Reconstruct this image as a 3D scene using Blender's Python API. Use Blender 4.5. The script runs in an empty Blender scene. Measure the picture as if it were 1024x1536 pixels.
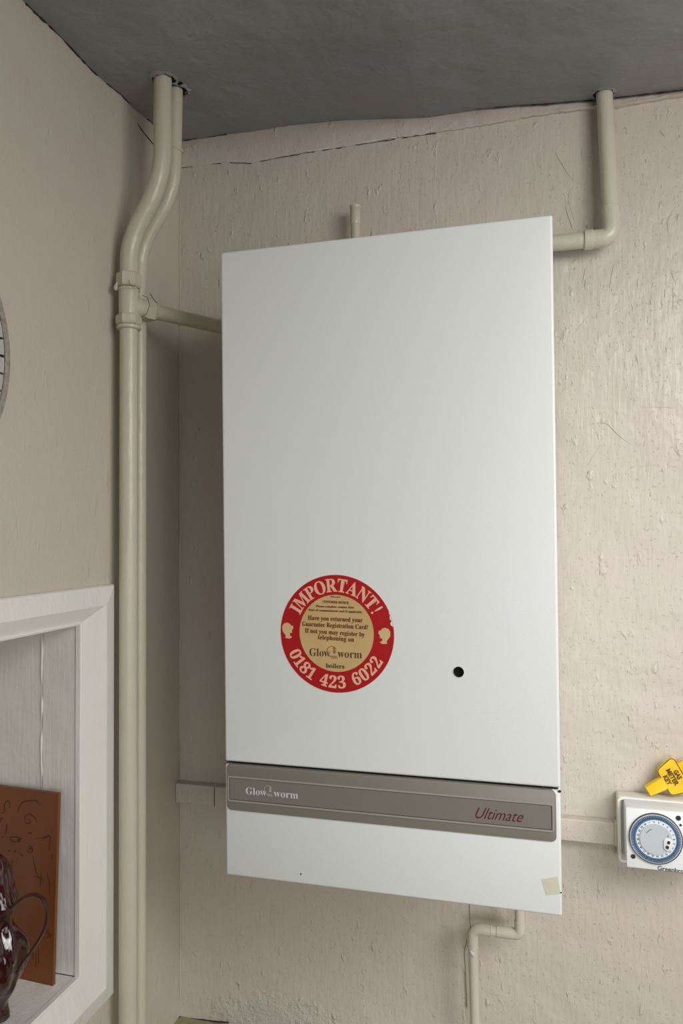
import bpy, bmesh, math, random
from mathutils import Vector, Matrix
random.seed(7)
PI = math.pi
Z0 = 1.72                       # height of the boiler's middle above the floor
scene = bpy.context.scene
C = scene.collection

# ------------------------------------------------------------ camera
CAM = Vector((0.6242, -1.1984, 0.0371 + Z0))
FL = 1101.35
YAW, PITCH, ROLL = 0.2633, 0.0272, -0.0066
f_ = Vector((-math.sin(YAW)*math.cos(PITCH), math.cos(YAW)*math.cos(PITCH), math.sin(PITCH)))
r0 = f_.cross(Vector((0, 0, 1))).normalized(); u0 = r0.cross(f_)
r_ = math.cos(ROLL)*r0 + math.sin(ROLL)*u0
u_ = -math.sin(ROLL)*r0 + math.cos(ROLL)*u0
cd = bpy.data.cameras.new('camera'); cam = bpy.data.objects.new('camera', cd); C.objects.link(cam)
M = Matrix((r_, u_, -f_)).transposed().to_4x4(); M.translation = CAM
cam.matrix_world = M
cd.sensor_fit = 'VERTICAL'; cd.sensor_height = 36; cd.lens = FL/1536*36
cd.clip_start = 0.02
scene.camera = cam

def ray(u, v): return f_ + r_*((u-512)/FL) - u_*((v-768)/FL)
def onX(u, v, x): d = ray(u, v); return CAM + d*((x-CAM.x)/d.x)
def onY(u, v, y): d = ray(u, v); return CAM + d*((y-CAM.y)/d.y)
def onZ(u, v, z): d = ray(u, v); return CAM + d*((z-CAM.z)/d.z)

# ------------------------------------------------------------ materials
def S(r, g, b):                 # sRGB 0-255 -> linear
    def c(x):
        x /= 255.0
        return x/12.92 if x <= .04045 else ((x+.055)/1.055)**2.4
    return (c(r), c(g), c(b), 1)

def mat(name, col, rough=.5, var=None, var_scale=3, bump=None, metal=0, spec=.5, coat=0, stretch=(1, 1, 1)):
    """bump: list of (scale, detail, distance, (sx,sy,sz))"""
    m = bpy.data.materials.new(name); m.use_nodes = True
    nt = m.node_tree; N = nt.nodes; L = nt.links
    b = N['Principled BSDF']
    b.inputs['Base Color'].default_value = col
    b.inputs['Roughness'].default_value = rough
    b.inputs['Metallic'].default_value = metal
    b.inputs['Specular IOR Level'].default_value = spec
    b.inputs['Coat Weight'].default_value = coat
    tc = N.new('ShaderNodeTexCoord')
    if var:
        no = N.new('ShaderNodeTexNoise'); no.inputs['Scale'].default_value = var_scale
        no.inputs['Detail'].default_value = 5; no.inputs['Roughness'].default_value = .6
        mp = N.new('ShaderNodeMapping'); mp.inputs['Scale'].default_value = stretch
        L.new(tc.outputs['Object'], mp.inputs[0]); L.new(mp.outputs[0], no.inputs['Vector'])
        cr = N.new('ShaderNodeValToRGB')
        cr.color_ramp.elements[0].position = .35; cr.color_ramp.elements[0].color = col
        cr.color_ramp.elements[1].position = .65; cr.color_ramp.elements[1].color = var
        L.new(no.outputs['Fac'], cr.inputs[0]); L.new(cr.outputs[0], b.inputs['Base Color'])
    prev = None
    for (sc, det, dist, st) in (bump or []):
        no = N.new('ShaderNodeTexNoise'); no.inputs['Scale'].default_value = sc; no.inputs['Detail'].default_value = det
        mp = N.new('ShaderNodeMapping'); mp.inputs['Scale'].default_value = st
        L.new(tc.outputs['Object'], mp.inputs[0]); L.new(mp.outputs[0], no.inputs['Vector'])
        bp = N.new('ShaderNodeBump'); bp.inputs['Distance'].default_value = dist; bp.inputs['Strength'].default_value = 1
        L.new(no.outputs['Fac'], bp.inputs['Height'])
        if prev: L.new(prev.outputs[0], bp.inputs['Normal'])
        prev = bp
    if prev: L.new(prev.outputs[0], b.inputs['Normal'])
    return m

def wall_mat(name, ca, cb, damp=False, amp=1.0):
    m = bpy.data.materials.new(name); m.use_nodes = True
    nt = m.node_tree; N = nt.nodes; L = nt.links; b = N['Principled BSDF']
    b.inputs['Roughness'].default_value = .33
    b.inputs['Specular IOR Level'].default_value = .35
    tc = N.new('ShaderNodeTexCoord')
    def noise(sc, det, st=(1, 1, 1), ro=.55):
        mp = N.new('ShaderNodeMapping'); mp.inputs['Scale'].default_value = st
        no = N.new('ShaderNodeTexNoise'); no.inputs['Scale'].default_value = sc
        no.inputs['Detail'].default_value = det; no.inputs['Roughness'].default_value = ro
        L.new(tc.outputs['Object'], mp.inputs[0]); L.new(mp.outputs[0], no.inputs['Vector'])
        return no.outputs['Fac']
    def ramp(fac, p0, p1, c0=(0, 0, 0, 1), c1=(1, 1, 1, 1)):
        cr = N.new('ShaderNodeValToRGB'); e = cr.color_ramp.elements
        e[0].position = p0; e[0].color = c0; e[1].position = p1; e[1].color = c1
        L.new(fac, cr.inputs[0]); return cr.outputs[0]
    col = ramp(noise(4, 4), .38, .62, ca, cb)
    prev = None
    def bump(h, dist):
        nonlocal prev
        bp = N.new('ShaderNodeBump'); bp.inputs['Distance'].default_value = dist*amp
        L.new(h, bp.inputs['Height'])
        if prev: L.new(prev, bp.inputs['Normal'])
        prev = bp.outputs[0]
    bump(noise(170, 2, (1, 1, .16)), .0009)          # brush strokes
    bump(noise(14, 3), .006)                         # uneven plaster
    bump(ramp(noise(55, 3, (1, 1, .55)), .62, .76), .0019)   # lumps under the paint
    bump(ramp(noise(200, 2), .64, .70), .0006)       # grit
    if damp:
        sx = N.new('ShaderNodeSeparateXYZ'); L.new(tc.outputs['Object'], sx.inputs[0])
        def near(out, c, w):
            a = N.new('ShaderNodeMath'); a.operation = 'SUBTRACT'; L.new(out, a.inputs[0]); a.inputs[1].default_value = c
            d = N.new('ShaderNodeMath'); d.operation = 'DIVIDE'; L.new(a.outputs[0], d.inputs[0]); d.inputs[1].default_value = w
            p = N.new('ShaderNodeMath'); p.operation = 'MULTIPLY'; L.new(d.outputs[0], p.inputs[0]); L.new(d.outputs[0], p.inputs[1])
            return p.outputs[0]
        s = N.new('ShaderNodeMath'); s.operation = 'ADD'
        L.new(near(sx.outputs[0], damp[0], damp[2]), s.inputs[0]); L.new(near(sx.outputs[2], damp[1], damp[3]), s.inputs[1])
        n2 = noise(22, 6, (1, 1, 1), .7)
        w = N.new('ShaderNodeMath'); w.operation = 'MULTIPLY_ADD'
        L.new(n2, w.inputs[0]); w.inputs[1].default_value = 2.2; L.new(s.outputs[0], w.inputs[2])
        mask = ramp(w.outputs[0], 1.35, 1.9)
        # ramp positions are limited to 0..1: rescale first
        r = N.new('ShaderNodeMapRange'); r.inputs['From Min'].default_value = 1.2; r.inputs['From Max'].default_value = 2.1
        r.inputs['To Min'].default_value = 1; r.inputs['To Max'].default_value = 0
        L.new(w.outputs[0], r.inputs['Value'])
        mx = N.new('ShaderNodeMix'); mx.data_type = 'RGBA'
        L.new(r.outputs[0], mx.inputs[0]); L.new(col, mx.inputs[6]); mx.inputs[7].default_value = S(222, 218, 206)
        col = mx.outputs[2]
        cr = noise(95, 5, (1, 1, 1), .75)
        mu = N.new('ShaderNodeMath'); mu.operation = 'MULTIPLY'; L.new(cr, mu.inputs[0]); L.new(r.outputs[0], mu.inputs[1])
        bump(mu.outputs[0], .009)
    L.new(col, b.inputs['Base Color'])
    L.new(prev, b.inputs['Normal'])
    return m

M_wall = wall_mat('painted_plaster', S(207, 195, 184), S(204, 198, 184), damp=(0.185, -0.805+Z0, .125, .06))
M_wallL = wall_mat('painted_plaster_side', S(204, 193, 181), S(201, 194, 180), amp=.45)
M_lip = wall_mat('painted_lining_paper', S(209, 197, 187), S(208, 200, 188), amp=.8)
M_ceil = mat('ceiling_paint', S(158, 158, 163), .55, S(164, 163, 167), 3, [(18, 3, .006, (1, 1, 1)), (160, 2, .0006, (1, 1, 1)), (70, 2, .0006, (.3, 1, 1))], spec=.3)
M_crack_shade = mat('crack_shadow', S(58, 46, 38), .9)  # dark of cracks and joints, also painted shade of the ceiling gap
M_hole = mat('void_dark', S(26, 22, 18), .95)
M_chip = mat('bare_plaster', S(196, 186, 176), .8, bump=[(90, 3, .002, (1, 1, 1))])
M_pipe = mat('pipe_gloss_paint', S(203, 195, 177), .33, S(198, 192, 170), 14, [(60, 3, .0016, (1, 1, .5)), (300, 2, .0003, (1, 1, .2))])
M_pipeR = mat('pipe_paint_right', S(205, 202, 182), .3, S(202, 196, 180), 12, [(50, 3, .0014, (1, 1, .4)), (250, 2, .0003, (1, 1, .2))])
M_pipeB = mat('pipe_paint_pinkish', S(208, 198, 184), .35, S(203, 196, 180), 14, [(60, 3, .0014, (1, 1, .4))])
M_case = mat('boiler_white_enamel', S(228, 230, 228), .38, S(226, 228, 225), 2.2, [(400, 1, .00008, (1, 1, 1))], spec=.45)
M_fascia = mat('fascia_grey_plastic', S(134, 128, 118), .42, S(130, 126, 116), 5, [(600, 1, .00006, (1, 1, 1))])
M_inset = mat('inset_grey_plastic', S(126, 119, 111), .45, S(122, 117, 109), 5)
M_groove = mat('groove_dark', S(52, 46, 40), .7)
M_lip2 = mat('fascia_lip', S(158, 152, 142), .4)
M_red = mat('sticker_red', S(170, 3, 12), .5)
M_cream = mat('sticker_cream', S(204, 172, 118), .55, S(196, 164, 108), 20)
M_pink = mat('sticker_letter_cream', S(232, 176, 148), .55)
M_brown = mat('sticker_print_brown', S(92, 40, 24), .6)
M_white = mat('lettering_white', S(214, 212, 206), .5)
M_maroon = mat('lettering_maroon', S(98, 18, 26), .5)
M_tape = mat('old_tape', S(218, 214, 196), .4, S(210, 205, 182), 60)
M_trim = mat('gloss_white_woodwork', S(236, 233, 228), .35, S(231, 229, 222), 6, [(120, 2, .0008, (1, 1, .12)), (20, 3, .002, (1, 1, 1))])
M_reveal = mat('painted_reveal_board', S(226, 224, 217), .4, S(222, 217, 210), 5, [(220, 2, .0006, (1, 1, .07)), (20, 3, .003, (1, 1, 1))])
M_wood = mat('stained_board', S(124, 68, 26), .38, S(112, 58, 20), 8, [(60, 3, .0006, (1, 1, .3))], stretch=(1, 1, .4))
M_woodedge = mat('board_edge', S(120, 72, 36), .5)
M_carve = mat('scored_lines', S(62, 28, 10), .6)
M_glaze = mat('brown_glaze', S(62, 26, 24), .12, S(46, 17, 16), 25, [(30, 3, .006, (1, 1, .6))], coat=.6)
M_band = mat('handle_leather', S(58, 34, 32), .35)
M_tile = mat('mosaic_tile_grey', S(196, 192, 188), .35, S(184, 178, 172), 40)
M_rim = mat('mirror_rim_grey', S(172, 165, 156), .5, S(140, 132, 124), 160, [(300, 2, .0005, (1, 1, 1))])
M_grout = mat('dark_grout', S(30, 26, 24), .8)
M_mirror = mat('mirror_glass', (.9, .9, .9, 1), .03, metal=1)
M_plast = mat('white_plastic', S(245, 245, 245), .35)
M_plastold = mat('painted_box_plastic', S(222, 216, 202), .4, S(212, 208, 194), 20, [(70, 2, .0008, (1, 1, 1))])
M_plgrey = mat('timer_side_plastic', S(222, 226, 230), .4)
M_dialring = mat('dial_ring_black', S(50, 50, 52), .4)
M_dialwhite = mat('dial_white', S(232, 234, 236), .35)
M_blue = mat('dial_blue', S(88, 136, 176), .4)
M_blued = mat('dial_tick_dark', S(44, 82, 120), .4)
M_dialnum = mat('dial_numbers', S(70, 74, 84), .5)
M_dialgrey = mat('dial_centre_grey', S(196, 202, 208), .35)
M_yel = mat('yellow_plastic', S(246, 204, 32), .35, S(240, 192, 28), 30)
M_yeld = mat('yellow_key_outline', S(96, 66, 14), .5)
M_ledge = mat('ledge_olive', S(168, 160, 130), .6, S(150, 142, 114), 20, [(60, 3, .003, (1, 1, 1))])
M_wire = mat('thin_wire', S(110, 98, 84), .5)
M_floor = mat('floor_vinyl', S(150, 140, 126), .5, S(140, 130, 116), 4)

# ------------------------------------------------------------ object helpers
def link(name, bm, m, parent=None, smooth=False):
    me = bpy.data.meshes.new(name)
    bmesh.ops.recalc_face_normals(bm, faces=bm.faces[:])
    bm.to_mesh(me); bm.free()
    mats = m if isinstance(m, (list, tuple)) else [m]
    for x in mats: me.materials.append(x)
    if smooth:
        for p in me.polygons: p.use_smooth = True
        try: me.set_sharp_from_angle(angle=math.radians(35))
        except Exception: pass
    o = bpy.data.objects.new(name, me); C.objects.link(o)
    if parent: o.parent = parent
    return o

def struct(o): o['kind'] = 'structure'; return o
def tag(o, label, cat, group=None):
    o['label'] = label; o['category'] = cat
    if group: o['group'] = group
    return o
def thing(name, label, cat, loc=(0, 0, 0)):
    o = bpy.data.objects.new(name, None); C.objects.link(o)
    o.empty_display_size = .02
    o.location = loc
    return tag(o, label, cat)
def reparent(o, root):          # world-space mesh below a root that is only translated
    o.parent = root
    o.data.transform(Matrix.Translation(-Vector(root.location)))
    return o

def add_box(bm, x0, x1, y0, y1, z0, z1, bev=0, seg=2):
    t = bmesh.new()
    bmesh.ops.create_cube(t, size=1)
    for v in t.verts:
        v.co = Vector((x0 + (v.co.x+.5)*(x1-x0), y0 + (v.co.y+.5)*(y1-y0), z0 + (v.co.z+.5)*(z1-z0)))
    if bev: bmesh.ops.bevel(t, geom=t.edges[:], offset=bev, segments=seg, profile=.5, affect='EDGES')
    merge(bm, t)
def merge(bm, t, mi=None):
    me = bpy.data.meshes.new('tmp'); t.to_mesh(me); t.free()
    n = len(bm.faces); bm.from_mesh(me); bpy.data.meshes.remove(me)
    if mi is not None:
        bm.faces.ensure_lookup_table()
        for f in bm.faces[n:]: f.material_index = mi
def box(*a, **k): bm = bmesh.new(); add_box(bm, *a, **k); return bm

def fillet(pts, rad, n=8):
    pts = [Vector(p) for p in pts]
    out = [pts[0]]
    for i in range(1, len(pts)-1):
        a, b, c = pts[i-1], pts[i], pts[i+1]
        r = rad[i-1] if isinstance(rad, (list, tuple)) else rad
        d1 = min(r, (a-b).length*.49); d2 = min(r, (c-b).length*.49)
        p = b + (a-b).normalized()*d1; q = b + (c-b).normalized()*d2
        for k in range(n+1):
            t = k/n
            out.append(p*(1-t)**2 + b*2*t*(1-t) + q*t*t)
    out.append(pts[-1])
    return out

def add_tube(bm, pts, r, seg=28, cap=True, flat=None):
    pts = [Vector(p) for p in pts]
    rs = r if isinstance(r, (list, tuple)) else [r]*len(pts)
    prev = None; rings = []
    for i, p in enumerate(pts):
        t = (pts[min(i+1, len(pts)-1)] - pts[max(i-1, 0)]).normalized()
        if prev is None:
            a = Vector((0, 1, 0)) if abs(t.y) < .9 else Vector((1, 0, 0))
            n = (a - t*a.dot(t)).normalized()
        else:
            n = (prev - t*prev.dot(t)).normalized()
        prev = n; b = t.cross(n)
        rings.append([bm.verts.new(p + (n*math.cos(2*PI*k/seg) + b*math.sin(2*PI*k/seg))*rs[i]) for k in range(seg)])
    for a, b in zip(rings, rings[1:]):
        for k in range(seg): bm.faces.new((a[k], a[(k+1) % seg], b[(k+1) % seg], b[k]))
    if cap:
        bm.faces.new(rings[0]); bm.faces.new(rings[-1])
def tube(*a, **k): bm = bmesh.new(); add_tube(bm, *a, **k); return bm

def collar(p, d, length, r, chamfer=.0015, seg=28):
    """short ring / nut of axis d centred at p"""
    p = Vector(p); d = Vector(d).normalized(); h = length/2
    return tube([p-d*h, p-d*(h-chamfer*.2), p-d*(h-chamfer), p+d*(h-chamfer), p+d*(h-chamfer*.2), p+d*h],
                [r-chamfer, r-chamfer*.6, r, r, r-chamfer*.6, r-chamfer], seg=seg)

def rounded_poly(x0, x1, z0, z1, r, n=6):
    pts = []
    for (cx, cz, a0) in ((x1-r, z1-r, 0), (x0+r, z1-r, 90), (x0+r, z0+r, 180), (x1-r, z0+r, 270)):
        for k in range(n+1):
            a = math.radians(a0 + 90*k/n); pts.append((cx+r*math.cos(a), cz+r*math.sin(a)))
    return pts
def add_prism(bm, poly, y0, y1, bev=0):
    """polygon in x,z extruded from y0 (front) to y1 (back)"""
    t = bmesh.new()
    a = [t.verts.new((x, y0, z)) for x, z in poly]; b = [t.verts.new((x, y1, z)) for x, z in poly]
    fa = t.faces.new(a); t.faces.new(b)
    n = len(poly)
    for i in range(n): t.faces.new((a[i], a[(i+1) % n], b[(i+1) % n], b[i]))
    if bev: bmesh.ops.bevel(t, geom=list(fa.edges), offset=bev, segments=2, profile=.5, affect='EDGES')
    merge(bm, t)
def prism(*a, **k): bm = bmesh.new(); add_prism(bm, *a, **k); return bm
def circle(cx, cz, r, n=64, sx=1): return [(cx+sx*r*math.cos(2*PI*k/n), cz+r*math.sin(2*PI*k/n)) for k in range(n)]
def add_ring(bm, cx, cz, r0, r1, y0, y1, n=72):
    V = []
    for k in range(n):
        a = 2*PI*k/n; c, s = math.cos(a), math.sin(a)
        V.append([bm.verts.new((cx+r*c, y, cz+r*s)) for r, y in ((r0, y1), (r0, y0), (r1, y0), (r1, y1))])
    for k in range(n):
        a, b = V[k], V[(k+1) % n]
        for j in range(3): bm.faces.new((a[j], a[j+1], b[j+1], b[j]))
def ring(*a, **k): bm = bmesh.new(); add_ring(bm, *a, **k); return bm

def serif(s):
    r = ''
    for ch in s:
        if 'A' <= ch <= 'Z': r += chr(0x1D400+ord(ch)-65)
        elif 'a' <= ch <= 'z': r += chr(0x1D41A+ord(ch)-97)
        elif '0' <= ch <= '9': r += chr(0x1D7CE+ord(ch)-48)
        else: r += ch
    return r
def text_bm(s, size, offset=0, shear=0, sx=1, extrude=.0002, align='CENTER', res=3):
    """text as a mesh lying in x,z, facing -y, baseline at z=0"""
    cu = bpy.data.curves.new('t', 'FONT'); cu.body = s; cu.size = size; cu.offset = offset; cu.shear = shear
    cu.extrude = extrude; cu.align_x = align; cu.resolution_u = res
    o = bpy.data.objects.new('t', cu); C.objects.link(o)
    dg = bpy.context.evaluated_depsgraph_get(); dg.update()
    me = bpy.data.meshes.new_from_object(o.evaluated_get(dg))
    bm = bmesh.new(); bm.from_mesh(me)
    for v in bm.verts: v.co = Vector((v.co.x*sx, -v.co.z, v.co.y))
    bpy.data.objects.remove(o); bpy.data.curves.remove(cu); bpy.data.meshes.remove(me)
    return bm
def put(bm, t, x, y, z, ang=0):
    """merge t into bm, rotated by ang in the x,z plane and moved"""
    c, s = math.cos(ang), math.sin(ang)
    for v in t.verts: v.co = Vector((x + c*v.co.x - s*v.co.z, y + v.co.y, z + s*v.co.x + c*v.co.z))
    merge(bm, t)

def interp(pts, x):
    if x <= pts[0][0]: return pts[0][1]
    for (a, b), (c, d) in zip(pts, pts[1:]):
        if x <= c: return b + (d-b)*(x-a)/(c-a)
    return pts[-1][1]

# ------------------------------------------------------------ the room shell
back_px = [(275, 210.5), (302, 207.8), (340, 201), (381, 197), (435, 188), (513, 180.5), (592, 178), (640, 176.6), (712, 166), (774, 160.6), (820, 158), (888, 152), (921, 149), (1024, 137)]
zb = []
for u, v in back_px:
    p = onY(u, v, 0); zb.append((p.x, p.z))
zb = [(0, zb[0][1]+.001)] + zb + [(2.2, zb[-1][1]-.01)]
left_px = [(33, 0), (51.6, 18.8), (75, 40.6), (97, 62.5), (115.6, 82.8), (137.5, 106), (159, 125), (181, 142), (200, 162.5), (229.7, 186)]
zl = []
for u, v in left_px:
    p = onX(u, v, 0); zl.append((p.y, p.z))
zl = [(-3.0, zl[0][1])] + zl + [(0, zb[0][1])]
z00 = zb[0][1]
def ceil_z(x, y):
    return interp(zb, x) + (interp(zl, y) - z00)*max(0, 1-max(0, x)/1.2)
def hit_ceiling(u, v, guess=.71):
    z = guess + Z0
    for _ in range(30):
        p = onZ(u, v, z); z = ceil_z(p.x, p.y)
    return onZ(u, v, z)

bm = bmesh.new()
xs = sorted(set([round(-.1+.05*i, 4) for i in range(47)] + [round(x, 4) for x, z in zb])); ys = sorted(set([.1] + [round(-.05*i, 4) for i in range(0, 60)] + [round(y, 4) for y, z in zl]))
g = [[bm.verts.new((x, y, ceil_z(x, y))) for y in ys] for x in xs]
for i in range(len(xs)-1):
    for j in range(len(ys)-1):
        bm.faces.new((g[i][j], g[i+1][j], g[i+1][j+1], g[i][j+1]))
ceiling = struct(link('ceiling', bm, M_ceil, smooth=True))
sol = ceiling.modifiers.new('thickness', 'SOLIDIFY'); sol.thickness = .03; sol.offset = -1
# make sure thickness goes upwards
if ceiling.data.polygons[0].normal.z > 0: ceiling.data.flip_normals()

struct(link('wall_back', box(-.1, 2.2, 0, .1, 0, .80+Z0), M_wall))
struct(link('floor', box(-.1, 2.2, -3, .1, -.05, 0), M_floor))

# left wall with a recess
Fy_in = -.3045; Fz_t = -.089+Z0; Fz_b = -.571+Z0; Fy_far = -1.05; RD = .25
bm = bmesh.new()
add_box(bm, -.1, 0, Fy_in+.012, 0, 0, .80+Z0)
add_box(bm, -.1, 0, Fy_far, Fy_in+.012, Fz_t+.012, .80+Z0)
add_box(bm, -.1, 0, Fy_far, Fy_in+.012, 0, Fz_b-.012)
add_box(bm, -.1, 0, -3, Fy_far, 0, .80+Z0)
wl = struct(link('wall_left', bm, M_wallL))
bm = bmesh.new()
jx = onY(63, 1050, Fy_in).x
add_box(bm, jx+.0007, 0, Fy_in, Fy_in+.02, Fz_b, Fz_t, .0008, 1)           # right reveal, two boards
add_box(bm, -RD, jx-.0007, Fy_in+.0008, Fy_in+.02, Fz_b, Fz_t, .0008, 1)
add_box(bm, -RD, 0, Fy_far-.02, Fy_far, Fz_b, Fz_t)
add_box(bm, -RD-.02, -RD, Fy_far, Fy_in, Fz_b, Fz_t)
add_box(bm, -RD, 0, Fy_far, Fy_in, Fz_t, Fz_t+.02)
lin = link('recess_lining', bm, M_reveal, wl)
# bead of paint in the joint of the reveal boards
jb = [(jx + random.uniform(-.0006, .0006), Fy_in-.0002, Fz_b+.01+i*.012) for i in range(39)]
link('paint_bead', tube(jb, [random.choice([.0003, .0008, .0012, .0016]) for _ in jb], seg=8), M_trim, wl, True)
bm = box(-RD, -.0005, Fy_far, Fy_in, Fz_b-.02, Fz_b, .001)
link('recess_shelf', bm, M_trim, wl)

# architrave round the recess: a ridged profile swept round three visible sides, mitred
Wf = .083
prof = [(0, .0005), (0, .006), (.002, .0085), (.029, .0150), (.032, .0155), (.035, .0148), (.077, .0050), (.0785, .0064), (.081, .0080), (.083, .0070), (.0845, .007), (.0845, .0005)]   # (distance inwards from the outer edge, height off the wall)
def frame_pt(corner, w, h):
    yo = Fy_in + Wf; zt = Fz_t + .050; zb_ = Fz_b - .071
    yl = Fy_far - Wf
    k = w/Wf
    if corner[0] == 'T': k = min(w, .032)/.032*.55 + max(0, w-.032)/(Wf-.032)*.45
    y1 = yo - w; y0 = yl + w
    z1 = zt - k*.050 - (0 if k <= 1 else .0); z0 = zb_ + k*.071
    return {'TR': (h, y1, z1), 'BR': (h, y1, z0), 'BL': (h, y0, z0), 'TL': (h, y0, z1)}[corner]
bm = bmesh.new()
loops = [[bm.verts.new(frame_pt(c, w, h)) for w, h in prof] for c in ('TR', 'BR', 'BL', 'TL')]
for i in range(4):
    a, b = loops[i], loops[(i+1) % 4]
    for j in range(len(prof)-1): bm.faces.new((a[j], a[j+1], b[j+1], b[j]))
struct(link('trim_1', bm, M_trim))

# lining paper lip above the crack along the back wall
crack_px = [(268, 252.5), (275, 251.6), (310, 247), (345, 243.8), (377, 245), (427, 235), (459, 229.5), (533, 218), (592, 208.6), (640, 201.6), (674, 197.8), (745, 186), (807, 174.7), (857, 168.9), (886, 165.5), (923, 163.5), (973, 154), (1024, 145.7), (1100, 134)]
cz = []
for u, v in crack_px:
    p = onY(u, v, 0); cz.append((p.x, p.z))
bm = bmesh.new(); n = 150; rows = []
for i in range(n+1):
    x = .0005 + i/n*1.05
    t = .0012 + .0062*max(0, min(1, (x-.25)/.5))
    zz = interp(cz, x) + random.uniform(-.0012, .0012)
    top = ceil_z(x, 0) - (.0045 if x > .55 else .001)
    if top < zz+.004: top = zz+.004
    bulge = t*random.uniform(.85, 1.15)
    rows.append([bm.verts.new(q) for q in ((x, -.0001, zz), (x, -bulge*.8, zz+random.uniform(0, .0008)), (x, -bulge*1.1, zz+.0022), (x, -bulge*.8, zz + (top-zz)*.6), (x, -.0006-(.004 if x > .55 else 0), top), (x, -.0001, top))])
for a, b in zip(rows, rows[1:]):
    for j in range(5): bm.faces.new((a[j], a[j+1], b[j+1], b[j]))
lip = struct(link('trim_2', bm, M_lip, smooth=True))

def ribbon(pts_px, fn, w, off, jit=.0006, skip=.0, name='crack_and_gap_shade', parent=None, m=M_crack_shade):
    """irregular dark line (cracks, painted gap shade) following pixels projected on a wall"""
    pts = []
    for (a, b) in zip(pts_px, pts_px[1:]):
        k = max(2, int(math.hypot(b[0]-a[0], b[1]-a[1])/6))
        for i in range(k): pts.append(fn(a[0]+(b[0]-a[0])*i/k, a[1]+(b[1]-a[1])*i/k))
    pts.append(fn(*pts_px[-1]))
    bm = bmesh.new(); seg = []
    def flush():
        if len(seg) > 2:
            add_tube(bm, [s[0] for s in seg], [max(.00012, s[1]) for s in seg], seg=6)
        seg.clear()
    for i, p in enumerate(pts):
        q = p + Vector(off) + Vector((random.uniform(-jit, jit) if off[0] == 0 else 0, random.uniform(-jit, jit) if off[1] == 0 else 0, random.uniform(-jit, jit)))
        if random.random() < skip: flush(); continue
        seg.append((q, w*random.uniform(.25, 1.2)))
    flush()
    return link(name, bm, m, parent, True)

ribbon([(p[0], p[1]+.5) for p in crack_px[:11]], lambda u, v: onY(u, v, 0), .0007, (0, -.0012, 0), skip=.10, parent=lip)
ribbon([(p[0]+3, p[1]-.6) for p in crack_px[:10]], lambda u, v: onY(u, v, 0), .0010, (0, -.0022, .0012), skip=.38, name='paint_fleck', parent=lip, m=M_trim)
ribbon([(700, 167.5), (774, 161), (820, 158.5), (888, 152.5)], lambda u, v: onY(u, v, 0), .0013, (0, -.006, 0), skip=.03, parent=lip)  # painted shade: dark line standing for the gap between lip and ceiling
ribbon([(921, 149.5), (960, 145.5), (1024, 138)], lambda u, v: onY(u, v, 0), .0013, (0, -.006, 0), skip=.03, parent=lip)  # same gap shade painted on, right of the pipe
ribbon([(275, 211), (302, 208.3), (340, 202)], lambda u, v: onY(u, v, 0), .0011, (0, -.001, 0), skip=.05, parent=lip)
ribbon(left_px, lambda u, v: onX(u, v, 0), .0016, (.0010, 0, 0), skip=.12, parent=wl)
ribbon([(204.7, 184), (215.6, 200), (229.7, 217), (245, 232)], lambda u, v: onX(u, v, 0), .0009, (.0006, 0, 0), skip=.03, parent=wl)
# raised seam down the room corner
cs = [(.0012, -.0012, z/100+Z0) for z in range(-78, 70, 3)]
link('corner_seam', tube(cs, [random.uniform(.0006, .0016) for _ in cs], seg=8), M_lip, wl, True)
# scratches and ridges in the plaster of the back wall, under the paint
def ridge(px, w=.0009):
    pts = fillet([onY(u, v, 0) + Vector((0, -.0002, 0)) for u, v in px], .01, 4)
    n = len(pts)
    return tube(pts, [max(.0001, w*math.sin(PI*(i+.5)/n)) for i in range(n)], seg=8)
bm = bmesh.new()
for px, w in [([(846, 205), (832, 228), (852, 262), (866, 276)], .0008), ([(846, 292), (850, 318), (858, 340), (862, 352)], .0012), ([(852, 300), (861, 330)], .0007),
              ([(426, 205), (418, 218), (446, 243)], .0006), ([(640, 205), (642, 216)], .0015), ([(868, 640), (908, 632), (930, 655), (948, 668)], .0012), ([(900, 668), (880, 700)], .001),
              ([(884, 470), (872, 488), (862, 500)], .0014), ([(878, 404), (874, 424)], .0012), ([(920, 400), (914, 432)], .0012), ([(1020, 300), (1000, 330), (1002, 350)], .0012),
              ([(960, 610), (1010, 612)], .0007), ([(1005, 160), (985, 176)], .0012), ([(990, 196), (996, 204)], .0015), ([(735, 1490), (762, 1494)], .0006), ([(960, 700), (990, 696)], .0007)]:
    merge(bm, ridge(px, w))
for _ in range(110):
    u = random.uniform(845, 1020); v = random.choice([random.uniform(180, 620), random.uniform(180, 760), random.uniform(1100, 1500)])
    L_ = random.uniform(4, 14); merge(bm, ridge([(u, v), (u+random.uniform(-3, 3), v+L_*.5), (u+random.uniform(-2, 2), v+L_)], random.uniform(.0005, .0012)))
wb = bpy.data.objects['wall_back']
link('plaster_ridge', bm, M_lip, wb, True)

# ledge at the foot of the picture
zL = onY(300, 1529, 0).z
bm = box(0, 2.2, -.62, 0, zL-.03, zL, .001)
ledge = struct(link('trim_3', bm, M_ledge))
ribbon([(269, 1525), (300, 1529), (350, 1534)], lambda u, v: onY(u, v, 0), .0012, (0, -.001, 0), skip=.08, parent=ledge)
ribbon([(269, 1525), (262, 1537), (255, 1550)], lambda u, v: onX(u, v, 0), .0012, (.001, 0, 0), skip=.02, parent=ledge)

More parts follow.
